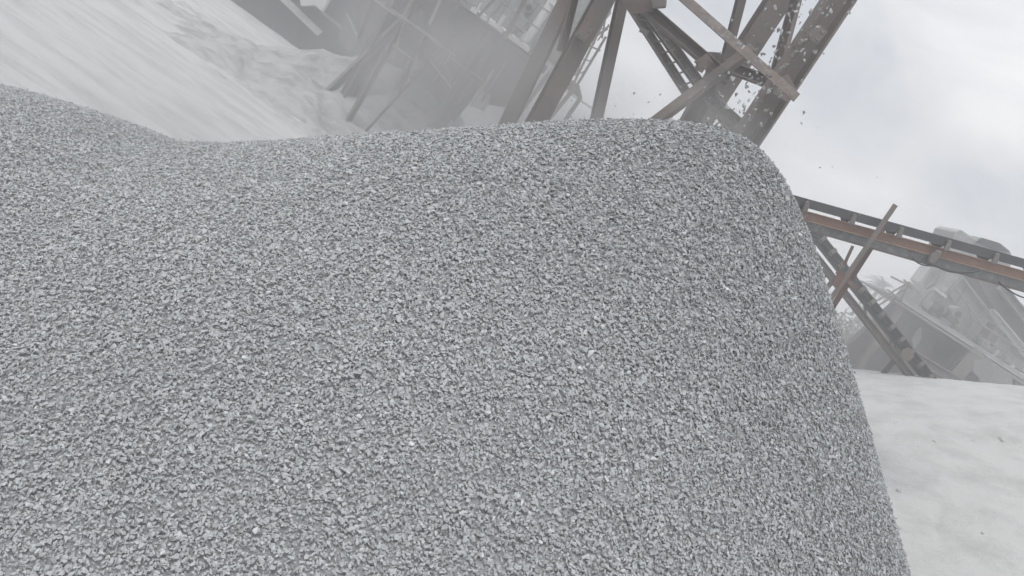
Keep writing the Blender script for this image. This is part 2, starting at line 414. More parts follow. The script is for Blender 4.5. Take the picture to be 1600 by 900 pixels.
p = at(456, 93, 24); rock((p[0], p[1], p[2] - .05), .2, 'low dusty boulder left of the rounded boulder before the dark bin', 5, name='boulder')

def on_mound(px, py, fz=None):
    fz = fz or mound_z
    Ys = np.arange(5.5, 20, .01); d = FWD + RT * (px - PXC) / FPX - UP * (py - PYC) / FPX
    Q = CAM + d[None] * (Ys / d[1])[:, None]; hit = np.where(fz(Q[:, 0], Q[:, 1]) > Q[:, 2])[0]
    return Q[hit[0]] if len(hit) else at(px, py, 10)
for i, (px, py, s, lb) in enumerate([(1405, 767, .05, 'small grey rock on the white dust mound close to the gravel flank'), (1535, 833, .028, 'small pale rock low on the white dust mound'), (1460, 690, .03, 'tiny grey rock on the white mound left of its slumped ledge'), (1565, 686, .045, 'grey rock lying on the slumped ledge of the white dust mound')]):
    q = on_mound(px, py); rock(q, s, lb, 60 + i)

clod_rng = random.Random(5)
for k in range(20):
    px = clod_rng.uniform(1392, 1600) if k < 13 else clod_rng.uniform(1440, 1600)
    py = (688 + clod_rng.gauss(0, 9) + .06 * (px - 1500)) if k < 13 else clod_rng.uniform(640, 890)
    q = on_mound(px, py); rock(q - np.array([0, 0, .006]), clod_rng.uniform(.010, .022), 'small pale clod lying on the flank of the white dust mound', 100 + k, M_MOUND, group='pale clods on the white dust mound', name='clod')

# ------------------------------------------------------------------ discharging conveyor trestle behind the heap
T = thing('conveyor_trestle', 'tall trestle of dusty brown steel beams behind the tall gravel heap', 'trestle', (.2, 7.2, 0))
def member(name, a, b, Y0, Y1, wpx, prof, spin=0., material=M_BEAM, parent=T, up=0., down=0., d=None, t=None):
    p0 = at(*a, Y0); p1 = at(*b, Y1); ax = (p1 - p0) / np.linalg.norm(p1 - p0)
    w = wpx * (mpp(*a, Y0) + mpp(*b, Y1)) / 2
    p0 = p0 - ax * up
    if down == 'ground' and abs(ax[2]) > .2: p1 = p0 + ax * (p0[2] + .05) / -ax[2]
    elif down: p1 = p1 + ax * down
    return MB().beam(p0, p1, w, (d or 1) * w, prof, spin, t=t).build(name, material, parent, bevel=.002)

member('leg', (1310, 0), (1192, 178), 6.9, 6.9, 44, 'C', .5, M_BEAM, up=1.2, down='ground', d=.5)      # right front
member('leg', (1216, 0), (1112, 160), 8.3, 8.3, 33, 'I', .3, M_BEAM, up=1.4, down='ground')
member('leg', (942, 0), (841, 185), 6.8, 6.8, 28, 'I', .22, M_BEAM, up=1.2, down='ground')
member('leg', (886, 0), (797, 185), 7.6, 7.6, 22, 'I', -.25, M_BEAM, up=1.2, down='ground')
member('leg', (972, 0), (932, 185), 8.4, 8.4, 16, 'I', .4, M_BEAM_D, up=1.2, down='ground')
member('brace', (898, -8), (877, 80), 7.25, 7.25, 12, 'C', .4, M_BEAM_D, up=.4)
member('brace', (1158, -2), (1116, 160), 7.9, 7.9, 13, 'I', .4, M_BEAM_D, up=.8)
member('brace', (1244, -2), (1212, 116), 7.6, 7.2, 15, 'C', -.4, M_BEAM_D, up=.8)
member('brace', (1052, -12), (1234, 149), 6.55, 6.55, 17, 'L', .55, M_BEAM, up=1.0, down=.05)
member('brace', (990, -4), (1124, 112), 7.7, 7.7, 17, 'C', .3, M_BEAM, up=.5, down=.12)
member('brace', (1168, 82), (1030, 186), 6.75, 6.75, 15, 'L', -.5, M_BEAM, up=.05, down=.4)
member('brace', (1136, 104), (1203, 129), 7.5, 7.1, 17, 'C', .2, M_BEAM, up=.04, down=.05)
member('brace', (1112, 158), (1165, 206), 7.9, 7.2, 18, 'C', .3, M_BEAM, up=.05, down=.1)
member('brace', (1128, 100), (1070, 205), 7.95, 7.95, 28, 'C', .2, M_BEAM_D, up=.05, down=.5)
for (px, py, Y, w_) in ((1222, 133, 6.72, .09), (1176, 66, 8.1, .09), (1146, 108, 7.8, .08), (912, 50, 6.66, .065), (1276, 52, 6.72, .07), (1100, 96, 7.6, .07)):
    c = at(px, py, Y); tl = random.uniform(-.3, .3); cs, sn = math.cos(tl), math.sin(tl)
    pp = [c + np.array([cs * a_ - sn * b_, 0, sn * a_ + cs * b_]) for a_, b_ in ((-w_, -w_ * .8), (w_ * .7, -w_), (w_, w_ * .7), (-w_ * .4, w_))]
    g_ = MB().slab(pp, (0, .012, 0)).build('gusset_plate', M_BEAM, T)
    for a_, b_ in ((-.5, -.5), (.45, -.5), (.5, .4)):
        q = c + np.array([cs * a_ * w_ - sn * b_ * w_, -.012, sn * a_ * w_ + cs * b_ * w_]); MB().beam(q, q + [0, .014, 0], .026, .026, 'tube').build('bolt', M_BEAM_L, g_)
# ladder with missing paint, rungs between two rails
ra0, ra1, rb0, rb1 = at(987, 12, 8.9), at(1092, 175, 8.9), at(1006, 12, 8.9), at(1112, 158, 8.9)
for q0, q1, w in ((ra0, ra1, 12), (rb0, rb1, 15)):
    MB().beam(q0 - (q1 - q0) * .35, q1 + (q1 - q0) * .6, w * .0072, w * .006, 'C', .3).build('ladder_rail', M_BEAM, T, bevel=.002)
for k in range(15):
    t = -.3 + k * .105
    MB().tube([ra0 + (ra1 - ra0) * t, rb0 + (rb1 - rb0) * (t + .015)], .011, 6).build('rung', M_BEAM_L, T)
for (px, py, w) in ((1006, 50, 9), (1071, 75, 7), (1092, 108, 6)):   # cleats on the ladder
    q = at(px, py, 8.86); MB().beam(q + [-.05, 0, 0], q + [.05, 0, .01], .05, .05, 'L').build('cleat', M_BEAM_L, T, bevel=.001)
# node plates and the cross head above
def plate(poly, Y, name='gusset_plate', material=M_BEAM_D, th=.016, parent=T):
    return MB().slab([at(px, py, Y) for px, py in poly], (0, th, 0)).build(name, material, parent)
plate([(975, -25), (1035, -25), (1020, 18), (990, 22), (970, 2)], 7.62)
plate([(1018, -6), (1043, -10), (1041, 10), (1020, 12)], 7.5, 'bracket', M_BEAM_L, .08)
plate([(1098, 80), (1150, 84), (1148, 118), (1104, 122)], 7.86)
plate([(1240, 66), (1258, 62), (1246, 72), (1240, 74)], 6.8, 'bracket', M_BEAM, .03)
plate([(1215, 135), (1240, 152), (1231, 160), (1208, 146)], 6.5, 'gusset_plate', M_BEAM, .012)
hd = MB(); a0 = at(870, -60, 7.2); a1 = at(1330, -60, 7.2)
for yy in (6.75, 8.4): hd.beam((-1.6, yy, 6.1), (.95, yy, 6.1), .18, .22, 'I', 0, (0, -1, 0))
for xx in (-1.5, -.2, .8): hd.beam((xx, 6.75, 6.3), (xx, 8.4, 6.3), .16, .18, 'I', 0, (0, 0, 1))
hd.build('head_frame', M_BEAM_D, T, bevel=.002)
for k in range(7):                                  # bolts on the near leg
    q = at(1262 - k * 12, 50 + k * 18, 6.74); MB().beam(q, q + [0, .03, 0], .03, .03, 'tube').build('bolt', M_BEAM_L, T)

# slim lattice mast farther back
LM = thing('lattice_mast', 'slim grey lattice mast of thin bars behind the brown trestle legs', 'mast', tuple(at(905, 150, 15) * [1, 1, 0]))
for (a, b, w) in [((962, -6), (890, 142), 4), ((946, 25), (940, 60), 3), ((915, 67), (950, 45), 4), ((915, 69), (938, 80), 3), ((912, 80), (894, 140), 2.4), ((928, 70), (944, 24), 2.4),
                  ((908, 84), (898, 118), 2), ((955, -4), (912, 74), 4), ((946, 57), (893, 146), 4.5), ((934, 64), (952, 38), 2.4), ((898, 118), (913, 112), 2), ((940, 46), (958, 40), 2.2), ((905, 92), (925, 96), 2)]:
    member('lattice_bar', a, b, 15, 15, w, 'L', .4, M_BEAM, LM)
for dx in (0, .5): 
    q = at(893, 143, 15); MB().beam((q[0] + dx - .3, 15, -.02), (q[0] + dx * .4, 15, q[2]), .08, .08, 'L').build('mast_leg', M_BEAM, LM)

# ------------------------------------------------------------------ screening plant in the dust, left of the trestle
S = thing('screening_plant', 'dust shrouded screening plant with grey deck and motor left of the brown trestle', 'screening plant', tuple(at(760, 120, 17) * [1, 1, 0]))
YS = 16.5
def sp(px, py, dy=0): return at(px, py, YS + dy)
e0, e1 = sp(700, -16), sp(905, 133); dr = (e1 - e0) / np.linalg.norm(e1 - e0)
MB().slab([e0, e1, e1 + [0, 0, -.09], e0 + [0, 0, -.09]], (0, 3.2, 0)).build('deck', M_SHADE, S)
for (x0, x1) in ((737, 746), (750, 762), (765, 787), (790, 828), (848, 868)):
    q0 = sp(x0, -16 + (x0 - 700) * .727, -.03); q1 = sp(x1, -16 + (x1 - 700) * .727, -.03)
    MB().slab([q0 + [0, 0, -.07], q1 + [0, 0, -.07], q1 + [0, 0, .02], q0 + [0, 0, .02]], (0, .028, 0)).build('edge_plate', M_WHITE, S)
q = [sp(735, -30, .9), sp(790, -60, .9), sp(960, -60, .9), sp(955, 40, .9), sp(893, 120, .9)]
MB().slab([sp(712, -12, .9), sp(760, -100, .9), sp(960, -100, .9), sp(955, 20, .9), sp(880, 110, .9)], (0, .12, 0)).build('side_panel', M_PLANT, S)
pl = MB()
for k in range(5):
    pa = sp(735 + 34 * k, -4 + 24.5 * k, .86); pl.beam(pa, pa + [0, 0, 1.6], .06, .05, 'L')
pl.build('panel_stiffener', M_PLANT, S)
c = sp(826, 13, .55)
mo = MB().beam(c, c + [0, .3, 0], .19, .19, 'tube').build('pulley', M_BEAM_L, S)
MB().beam(c + [0, -.02, 0], c + [0, 0, 0], .11, .11, 'tube').build('hub', M_DARK, mo)
MB().beam(sp(800, 22, .5), sp(806, 26, .5), .24, .2, 'box').build('motor', M_GREY, S, bevel=.02)
MB().slab([sp(812, 18, .6), sp(822, 30, .6), sp(815, 50, .6), sp(804, 42, .6)], (0, .22, 0)).build('belt_guard', M_GREY, S, bevel=.01)
MB().slab([sp(806, 30, .3), sp(824, 45, .3), sp(819, 52, .3), sp(802, 38, .3)], (0, .3, 0)).build('motor_mount', M_GREY, S, bevel=.01)
MB().tube([sp(872, -12, .1), sp(820, 66, .1)], .085, 12).build('pipe', M_WHITE, S, smooth=False)
MB().beam(sp(866, 2, .1), sp(862, 8, .1), .22, .22, 'tube').build('pipe_flange', M_WHITE, S)
MB().beam(sp(833, 76, .2), sp(874, 108, .2), .17, .2, 'I').build('cross_beam', M_BEAM_L, S, bevel=.002)
for a, b in (((826, -14), (787, 60)), ((780, -12), (745, 26))):
    p0 = at(*a, 14.8); p1 = at(*b, 14.8); MB().beam(p0 + (p0 - p1), p1, .09 if a[0] > 800 else .06, .07, 'L', .5).build('post', M_BEAM_D, S)
# under the deck: hopper belly, chute, legs
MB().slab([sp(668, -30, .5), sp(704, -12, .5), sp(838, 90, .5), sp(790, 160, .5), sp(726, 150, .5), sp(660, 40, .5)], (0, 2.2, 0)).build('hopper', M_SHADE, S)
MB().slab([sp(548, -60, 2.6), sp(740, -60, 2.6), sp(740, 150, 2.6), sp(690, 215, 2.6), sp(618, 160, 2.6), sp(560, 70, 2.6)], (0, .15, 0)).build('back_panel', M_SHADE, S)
MB().slab([sp(640, -40, 1), sp(740, -40, 1), sp(712, 30, 1), sp(660, 16, 1)], (0, 1.2, 0)).build('chute', M_DARK, S)
for a, b, w, mt, dy in (((668, -6), (598, 62), 11, M_BEAM_L, .2), ((630, -12), (556, 130), 22, M_SHADE, .3), ((652, -2), (572, 140), 8, M_BEAM_D, -.5), ((596, 40), (552, 128), 7, M_BEAM_D, .6), ((702, 62), (640, 130), 3.5, M_BEAM_D, -.3),
                        ((760, 70), (690, 185), 20, M_SHADE, .3), ((848, 126), (800, 190), 9, M_WHITE, -.6), ((700, 0), (640, 105), 10, M_SHADE, 1.3)):
    member('leg', a, b, YS + dy, YS + dy, w, 'C', .4, mt, S, up=.3, down='ground')
member('handrail', (868, 131), (930, 172), YS - .8, YS - .8, 3.5, 'tube', 0, M_WHITE, S)
for k in range(4):
    member('louvre', (697 + 8 * k, 154 + 3 * k), (712 + 8 * k, 132 + 3 * k), YS + .4, YS + .4, 4, 'box', .3, M_BEAM_L, S)
MB().slab([sp(733, 163, .2), sp(748, 138, .2), sp(764, 148, .2), sp(752, 172, .2)], (0, .5, 0)).build('control_box', M_WHITE, S, bevel=.02)
MB().slab([sp(640, 118, -1), sp(650, 84, -1), sp(656, 106, -1)], (0, .06, 0)).build('loose_sheet', M_BEAM_L, S)

crng = random.Random(4)
for a_, b_, w in (((576, -6), (640, 40), 5), ((600, 8), (690, 70), 4), ((588, -10), (560, 60), 6), ((640, 10), (612, 90), 5), ((690, -8), (668, 40), 6), ((650, 44), (712, 88), 3.5), ((612, 70), (660, 104), 3), ((722, -8), (700, 34), 5), ((668, 92), (706, 140), 4), ((720, 60), (676, 128), 3), ((706, 92), (760, 130), 5), ((770, 108), (735, 165), 5), ((790, 96), (752, 158), 4)):
    member('strut', a_, b_, YS + crng.uniform(-.8, .4), YS + crng.uniform(-.8, .4), w, 'L', crng.uniform(.2, .8), crng.choice([M_BEAM_D, M_BEAM_L, M_SHADE, M_WHITE]), S)
for k in range(7):
    px = 744 + 17 * k; py = -16 + (px - 700) * .727; q = sp(px, py, .12 + .1 * (k % 3)); h_ = crng.uniform(.1, .3); w_ = crng.uniform(.06, .16)
    MB().box(q + [-w_ / 2, 0, .0], q + [w_ / 2, w_, h_]).build('deck_box', crng.choice([M_BEAM_L, M_GREY, M_WHITE]), S, bevel=.01)
q0, q1 = sp(742, -16 + 42 * .727, .02), sp(838, -16 + 138 * .727, .02)
for h_ in (.42, .8): MB().tube([q0 + [0, 0, h_], q1 + [0, 0, h_]], .013, 6).build('handrail', M_BEAM_L, S)
for k in range(4):
    q = q0 + (q1 - q0) * k / 3; MB().beam(q, q + [0, 0, .82], .03, .03, 'L').build('railing_post', M_BEAM_L, S)

# dark bin at the far edge of the flat ground
B = thing('steel_bin', 'big dark steel bin with a pale flange standing behind the streaked white ground', 'bin', tuple(at(470, 80, 25.5) * [1, 1, 0]))
YB = 25.5
bt = [at(318, -60, YB), at(610, -60, YB), at(575, 55, YB), at(540, 100, YB)]
lx0, lx1 = at(330, 0, YB)[0] - 4.5, at(560, 60, YB)[0] + .4
MB().slab([(lx0, YB, -.05), (lx1, YB, -.05), (lx1 + .6, YB + .3, 5.), (lx0, YB + .3, 5.)], (0, 2.4, 0)).build('wall_plate', M_DARK, B)
MB().beam(at(425, -18, YB - .12), at(500, 54, YB - .12), .24, .12, 'L', .4).build('flange', M_GREY, B)
MB().beam(at(468, -8, YB - .15), at(540, 50, YB - .15), .12, .12, 'L', .4).build('flange', M_SHADE, B)
MB().slab([at(466, -14, YB - .4), at(520, -14, YB - .4), at(503, 18, YB - .4), at(492, 8, YB - .4), at(470, 9, YB - .4)], (0, .2, 0)).build('bin_lip', M_WHITE, B)
for k in range(4):
    x = lx0 + 1.2 + 2.1 * k; MB().beam((x, YB - .06, -.05), (x + .1, YB + .2, 4.9), .12, .14, 'L', .5).build('rib', M_DARK, B)
MB().slab([at(540, 20, YB - .8), at(556, 56, YB - .8), at(545, 80, YB - .8), at(528, 60, YB - .8)], (0, .3, 0)).build('torn_plate', M_SHADE, B)

# ------------------------------------------------------------------ belt conveyor rising to the right
YC = 9.0
def cp(px, py, dy=0.): return at(px, py, YC + dy)
CV = thing('belt_conveyor', 'rusty orange belt conveyor with black belt crossing above the white dust mound', 'conveyor', tuple(cp(1420, 420) * [1, 1, 0]))
def run(y_at0, y_at1, ext0=-.5, ext1=.6, dy=0.):
    a = cp(1257, y_at0, dy); b = cp(1600, y_at1, dy); u = (b - a) / np.linalg.norm(b - a)
    return a + u * ext0, b + u * ext1, u
mp = mpp(1430, 380, YC)
a, b, u = run(335.5, 430); up = np.array([-u[2], 0, u[0]])
MB().beam(a - up * .008, b - up * .008, 15.5 * mp, .055, 'C', 0, (0, -1, 0), t=.008).build('stringer', M_RUST, CV, bevel=.0015)
MB().beam(a + [0, .62, 0], b + [0, .62, 0], 13.5 * mp, .055, 'C', 0, (0, 1, 0), t=.008).build('stringer', M_RUSTB, CV, bevel=.0015)
a2, b2, _ = run(349, 446.5, dy=.03)
rb = MB(); rb.slab([a2 + up * .045, b2 + up * .045, b2 - up * .06, a2 - up * .06], (0, .56, 0)); rb.build('return_belt', M_GREY, CV)
MB().beam(a2 + [0, -.005, 0] - up * .06, b2 + [0, -.005, 0] - up * .06, .018, .03, 'L', 0, (0, -1, 0)).build('lower_angle', M_BEAM_D, CV)
# troughed carrying belt: raised edges on both sides
a3, b3, _ = run(318.5, 413.5, dy=-.04)
tr = [(0, .06), (.014, .06), (.12, .01), (.28, .01), (.38, .06), (.39, .06), (.39, .046), (.285, -.004), (.11, -.004), (.02, -.036), (0, -.036)]
MB().extr([(p_, q_) for p_, q_ in tr], a3, b3, np.array([0., 1, 0]), up).build('belt', M_RUBBER, CV)
for k in range(-1, 8):
    tt = (1253 + 73.5 * k - 1257) / 343.
    q = a + u * .5 + (b - a - u * 1.1) * tt; q = q + [0, -.085, 0]
    br = MB().slab([q + up * .03 - u * .03, q + up * .03 + u * .03, q + up * .14 + u * .02, q + up * .15, q + up * .14 - u * .02], (0, .03, 0)).build('idler_bracket', M_BEAM_L, CV, bevel=.003)
    MB().tube([q + up * .12 + [0, .1, 0], q + up * .06 + [0, .2, 0], q + up * .06 + [0, .36, 0], q + up * .11 + [0, .46, 0]], .02, 10).build('idler_roller', M_BEAM_D, CV)
q = cp(1463, 400, -.06)
hg = MB().slab([q + [-.03, 0, .06], q + [.03, 0, .07], q + [.045, 0, -.03], q + [.03, 0, -.1], q + [-.03, 0, -.1], q + [-.05, 0, -.03]], (0, .07, 0)).build('hanging_guard', M_BEAM_L, CV, bevel=.012)
def sag(pa, pb, s, n=9, r=.008):
    return MB().tube([pa + (pb - pa) * k / (n - 1) + np.array([0, 0, -s * 4 * (k / (n - 1)) * (1 - k / (n - 1))]) for k in range(n)], r, 6)
sag(cp(1425, 402, -.03), cp(1462, 415, -.05), .04).build('cable', M_DARK, CV)
sag(cp(1464, 416, -.05), cp(1530, 424, -.03), .05).build('cable', M_DARK, CV)
sag(cp(1560, 440, -.03), cp(1640, 472, -.03), .06).build('cable', M_DARK, CV)
def cmember(name, a_, b_, dy, w, prof, spin, mt, down=0, up_=0):
    p0 = cp(*a_, dy); p1 = cp(*b_, dy); ax = (p1 - p0) / np.linalg.norm(p1 - p0); p0 = p0 - ax * up_
    if down: p1 = p0 + ax * ((p0[2] + .05) / -ax[2])
    MB().beam(p0, p1, w * mp, w * mp, prof, spin).build(name, mt, CV, bevel=.0015)
cmember('support_leg', (1397, 319), (1292, 472), -.10, 9, 'L', .6, M_BEAM, 1)
cmember('support_leg', (1360, 385), (1300, 478), .66, 10, 'L', .4, M_RUSTB, 1, .3)
cmember('brace', (1332, 384), (1318, 414), -.06, 5, 'L', .3, M_RUSTB, 0)
cmember('brace', (1306, 424), (1338, 452), .1, 8, 'L', .3, M_RUSTB, 0)
MB().slab([cp(1311, 424, -.14), cp(1322, 429, -.14), cp(1309, 450, -.14), cp(1298, 445, -.14)], (0, .012, 0)).build('gusset_plate', M_RUSTB, CV)

# second conveyor running down into the dust mound
C2 = thing('belt_conveyor', 'dark narrow conveyor sloping down behind the gravel flank into the white mound', 'conveyor', tuple(at(1380, 500, 14.6) * [1, 1, 0]))
Y2 = 14.6
def c2p(px, py, dy=0.): return at(px, py, Y2 + dy)
a = c2p(1258, 350); b = c2p(1452, 596); u2 = (b - a) / np.linalg.norm(b - a); up2 = np.array([-u2[2], 0, u2[0]])
a, b = a - u2 * .6, b + u2 * .1
m2 = mpp(1350, 470, Y2)
MB().beam(a, b, 8 * m2, .06, 'C', 0, (0, -1, 0)).build('stringer', M_DARK, C2, bevel=.002)
MB().beam(a + [0, .34, 0], b + [0, .34, 0], 6 * m2, .06, 'C', 0, (0, 1, 0)).build('stringer', M_BEAM_D, C2, bevel=.002)
tr2 = [(.02, .05), (.1, 0), (.22, 0), (.32, .05), (.32, .038), (.22, -.012), (.1, -.012), (.02, .035)]
MB().extr(tr2, a + up2 * .09, b + up2 * .09, np.array([0., 1, 0]), up2).build('belt', M_RUBBER, C2)
n2 = 15
for k in range(n2):
    q = a + (b - a) * (k + .5) / n2
    MB().slab([q + up2 * .0 - u2 * .045, q + up2 * .0 + u2 * .045, q + up2 * .155 + u2 * .03, q + up2 * .155 - u2 * .03], (0, .03, 0)).build('idler_bracket', M_BEAM, C2)
lo = c2p(1272, 396); lo2 = c2p(1425, 590)
MB().beam(lo - u2 * .8, lo2 + u2 * .1, 9 * m2, .07, 'C', .2, (0, -1, 0)).build('lower_chord', M_BEAM_D, C2, bevel=.002)
MB().beam(lo - u2 * .8 + [0, .34, 0], lo2 + u2 * .1 + [0, .34, 0], 6 * m2, .07, 'C', .2, (0, -1, 0)).build('lower_chord', M_BEAM_D, C2, bevel=.002)
for t0 in (.18, .36, .54, .72):
    q0 = a + (b - a) * t0; q1 = lo - u2 * .8 + (lo2 - lo + u2 * 1.2) * (t0 + .03)
    MB().beam(q0 + [0, .05, 0], q1 + [0, .05, 0], .05, .05, 'L', .3).build('truss_bar', M_BEAM_D, C2)
q = b - u2 * .75 - up2 * .02; MB().beam(q + [0, -.04, 0], q + [0, .38, 0], .24, .24, 'tube').build('tail_pulley', M_BEAM_D, C2)
for px, py in ((1300, 440), (1400, 560)):
    q = c2p(px, py, .3); MB().beam((q[0], q[1], -.05), q, .09, .09, 'L').build('support_leg', M_BEAM_D, C2)

# ------------------------------------------------------------------ crusher plant behind the white mound
YK = 19.0
def kp(px, py, dy=0.): return at(px, py, YK + dy)
K = thing('crusher_plant', 'grey crusher plant with motors on a railed deck beyond the white dust mound', 'crusher plant', tuple(kp(1520, 520, 1.5) * [1, 1, 0]))
d0, d1 = kp(1402, 463), kp(1660, 629); dk = (d1 - d0) / np.linalg.norm(d1 - d0)
MB().slab([d0, d1, d1 + [0, 0, -.05], d0 + [0, 0, -.05]], (0, 2.6, 0)).build('deck', M_PLANT, K)
MB().beam(d0 + [0, -.03, .0], d1 + [0, -.03, .0], .10, .06, 'C', 0, (0, -1, 0)).build('deck_edge', M_WHITE, K, bevel=.003)
MB().beam(d0 + [0, -.05, -.11], d1 + [0, -.05, -.11], .05, .05, 'box', 0, (0, -1, 0)).build('kick_rail', M_GREY, K)
# body panels rising from the deck to a ridge that falls away to the right
MB().slab([kp(1442, 486, .8), kp(1474, 452, .8), kp(1497, 424, .8), kp(1562, 508, .8), kp(1606, 566, .8), kp(1640, 606, .8)], (0, .9, 0)).build('body_panel', M_PLANT, K)
MB().slab([kp(1436, 441, 1.9), kp(1472, 394, 1.9), kp(1504, 402, 1.9), kp(1504, 432, 1.9), kp(1449, 464, 1.9)], (0, .6, 0)).build('rear_panel', M_WHITE, K)
MB().beam(kp(1496, 424, .74), kp(1606, 567, .74), .06, .06, 'L', .3).build('ridge_angle', M_GREY, K)
for a_, b_ in (((1478, 448), (1492, 478)), ((1512, 446), (1492, 478)), ((1540, 482), (1510, 522)), ((1470, 468), (1500, 492))):
    MB().beam(kp(*a_, .78), kp(*b_, .78), .035, .04, 'box').build('panel_stiffener', M_GREY, K)
MB().beam(kp(1444, 482, .3), kp(1500, 424, .3), .24, .22, 'box', .3).build('chute', M_PLANT, K, bevel=.01)
MB().beam(kp(1462, 452, .22), kp(1476, 462, .22), .06, .3, 'box').build('chute_flange', M_WHITE, K)
for px, py, r in ((1470, 484, .13), (1497, 491, .15)):
    c = kp(px, py, .12); mo = MB().beam(c, c + [0, .38, 0], 2 * r, 2 * r, 'tube').build('motor', M_GREY, K)
    MB().beam(c + [0, -.03, 0], c + [0, -.002, 0], r, r, 'tube').build('hub', M_DARK, mo)
    MB().slab([c + [-r, 0, -r - .06], c + [r, 0, -r - .06], c + [r, 0, -r * .7], c + [-r, 0, -r * .7]], (0, .4, 0)).build('motor_mount', M_BEAM_D, K)
MB().slab([kp(1462, 470, .1), kp(1478, 478, .1), kp(1474, 492, .1), kp(1456, 482, .1)], (0, .3, 0)).build('belt_guard', M_BEAM_D, K, bevel=.01)
MB().slab([kp(1556, 506, .2), kp(1568, 516, .2), kp(1552, 542, .2), kp(1538, 533, .2)], (0, .4, 0)).build('gearbox', M_SHADE, K, bevel=.02)
MB().slab([kp(1538, 530, .1), kp(1548, 536, .1), kp(1542, 548, .1), kp(1532, 541, .1)], (0, .3, 0)).build('gearbox', M_GREY, K, bevel=.02)
# railing
for (px, py) in ((1432, 482), (1505, 529), (1530, 545), (1560, 564), (1590, 583)):
    q = kp(px, py, .02); MB().beam(q, q + [0, 0, .5], .03, .03, 'L').build('railing_post', M_BEAM_L, K)
q0, q1 = kp(1505, 529, .02), kp(1640, 615, .02); MB().tube([q0 + [0, 0, .48], q1 + [0, 0, .48]], .014, 6).build('handrail', M_BEAM_L, K)
MB().tube([q0 + [0, 0, .26], q1 + [0, 0, .26]], .011, 6).build('handrail', M_BEAM_L, K)
for a_, b_ in (((1352, 480), (1421, 441)), ((1358, 486), (1424, 446)), ((1392, 432), (1424, 448)), ((1412, 437), (1426, 452)), ((1422, 440), (1408, 468)), ((1410, 470), (1386, 452))):
    MB().tube([kp(*a_, -.1), kp(*b_, -.1)], .02, 6).build('pole', M_BEAM, K)
MB().slab([kp(1408, 462, .1), kp(1424, 442, .1), kp(1446, 468, .1), kp(1434, 482, .1)], (0, .3, 0)).build('end_plate', M_PLANT, K)
crng = random.Random(8)
for a_, b_, r_ in (((1484, 438), (1538, 512), .02), ((1506, 436), (1548, 490), .014), ((1452, 470), (1436, 500), .03), ((1516, 510), (1512, 468), .022), ((1570, 520), (1600, 560), .03), ((1446, 452), (1470, 428), .025)):
    MB().tube([kp(*a_, .7), kp((a_[0] + b_[0]) / 2 + 3, (a_[1] + b_[1]) / 2 + 4, .66), kp(*b_, .7)], r_, 8).build('pipe', M_BEAM_L, K)
for k in range(11):
    px = 1428 + 15 * k + crng.uniform(-4, 4); py = 466 + (px - 1402) * .643; w_ = crng.uniform(.05, .16); h_ = crng.uniform(.06, .26)
    q = kp(px, py, crng.uniform(.1, .5)); MB().box(q + [-w_ / 2, 0, .01], q + [w_ / 2, w_, .01 + h_]).build('deck_box', crng.choice([M_BEAM_L, M_BEAM_D, M_GREY, M_WHITE]), K, bevel=.01)
for k in range(9):                                  # hangers and struts below the deck
    px = 1415 + 21 * k; py = 474 + (px - 1402) * .643; q = kp(px, py, .9); MB().beam(q, q + [crng.uniform(-.3, .3), 0, -crng.uniform(.4, 1.2)], .06, .06, 'L', .5).build('hanger', M_BEAM, K)
# feed hopper above, seen over the conveyor
MB().slab([kp(1480, 392, 1.4), kp(1492, 362, 1.4), kp(1503, 359, 1.4), kp(1528, 376, 1.4), kp(1534, 371, 1.4), kp(1562, 379, 1.4), kp(1579, 392, 1.4), kp(1583, 405, 1.4), kp(1572, 440, 1.4), kp(1500, 425, 1.4)], (0, 1.2, 0)).build('feed_hopper', M_PLANT, K, bevel=.02)
MB().slab([kp(1526, 379, 1.3), kp(1536, 372, 1.3), kp(1562, 380, 1.3), kp(1578, 394, 1.3), kp(1560, 392, 1.3)], (0, .1, 0)).build('hopper_lip', M_DARK, K)
# slanting screen box on the right
MB().slab([kp(1524, 432, 1.5), kp(1560, 436, 1.5), kp(1640, 520, 1.5), kp(1640, 610, 1.5), kp(1596, 552, 1.5)], (0, 1., 0)).build('screen_box', M_SHADE, K)
MB().beam(kp(1546, 488, 1.1), kp(1612, 566, 1.1), .22, .2, 'C', .3).build('screen_rail', M_WHITE, K, bevel=.004)
MB().beam(kp(1564, 448, 1.3), kp(1640, 545, 1.3), .2, .2, 'C', .3).build('screen_rail', M_PLANT, K, bevel=.004)
# under the deck
g = lambda p_: np.array([p_[0], p_[1], -.1])
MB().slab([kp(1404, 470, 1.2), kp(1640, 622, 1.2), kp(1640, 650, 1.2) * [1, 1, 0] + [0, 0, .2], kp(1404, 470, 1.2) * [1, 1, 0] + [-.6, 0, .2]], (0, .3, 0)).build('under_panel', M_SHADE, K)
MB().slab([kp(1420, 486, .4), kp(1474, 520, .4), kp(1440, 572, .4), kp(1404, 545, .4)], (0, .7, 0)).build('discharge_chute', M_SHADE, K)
MB().beam(kp(1398, 538, -.2), kp(1520, 612, -.2), .2, .2, 'C', .3).build('cross_beam', M_BEAM_L, K)
for a_, b_, w, mt in (((1528, 546), (1470, 612), .3, M_BEAM_L), ((1412, 474), (1360, 548), .16, M_BEAM), ((1600, 592), (1560, 650), .26, M_BEAM)):
    p0, p1 = kp(*a_, .1), kp(*b_, .1); ax = (p1 - p0) / np.linalg.norm(p1 - p0)
    MB().beam(p0, p0 + ax * ((p0[2] + .05) / -ax[2]), w, w, 'I', .3).build('leg', mt, K)
MB().slab([kp(1522, 565, -.1), kp(1545, 560, -.1), kp(1582, 590, -.1), kp(1580, 640, -.1), kp(1538, 640, -.1), kp(1530, 590, -.1), kp(1520, 580, -.1)], (0, .05, 0)).build('torn_sheet', M_GREY, K)
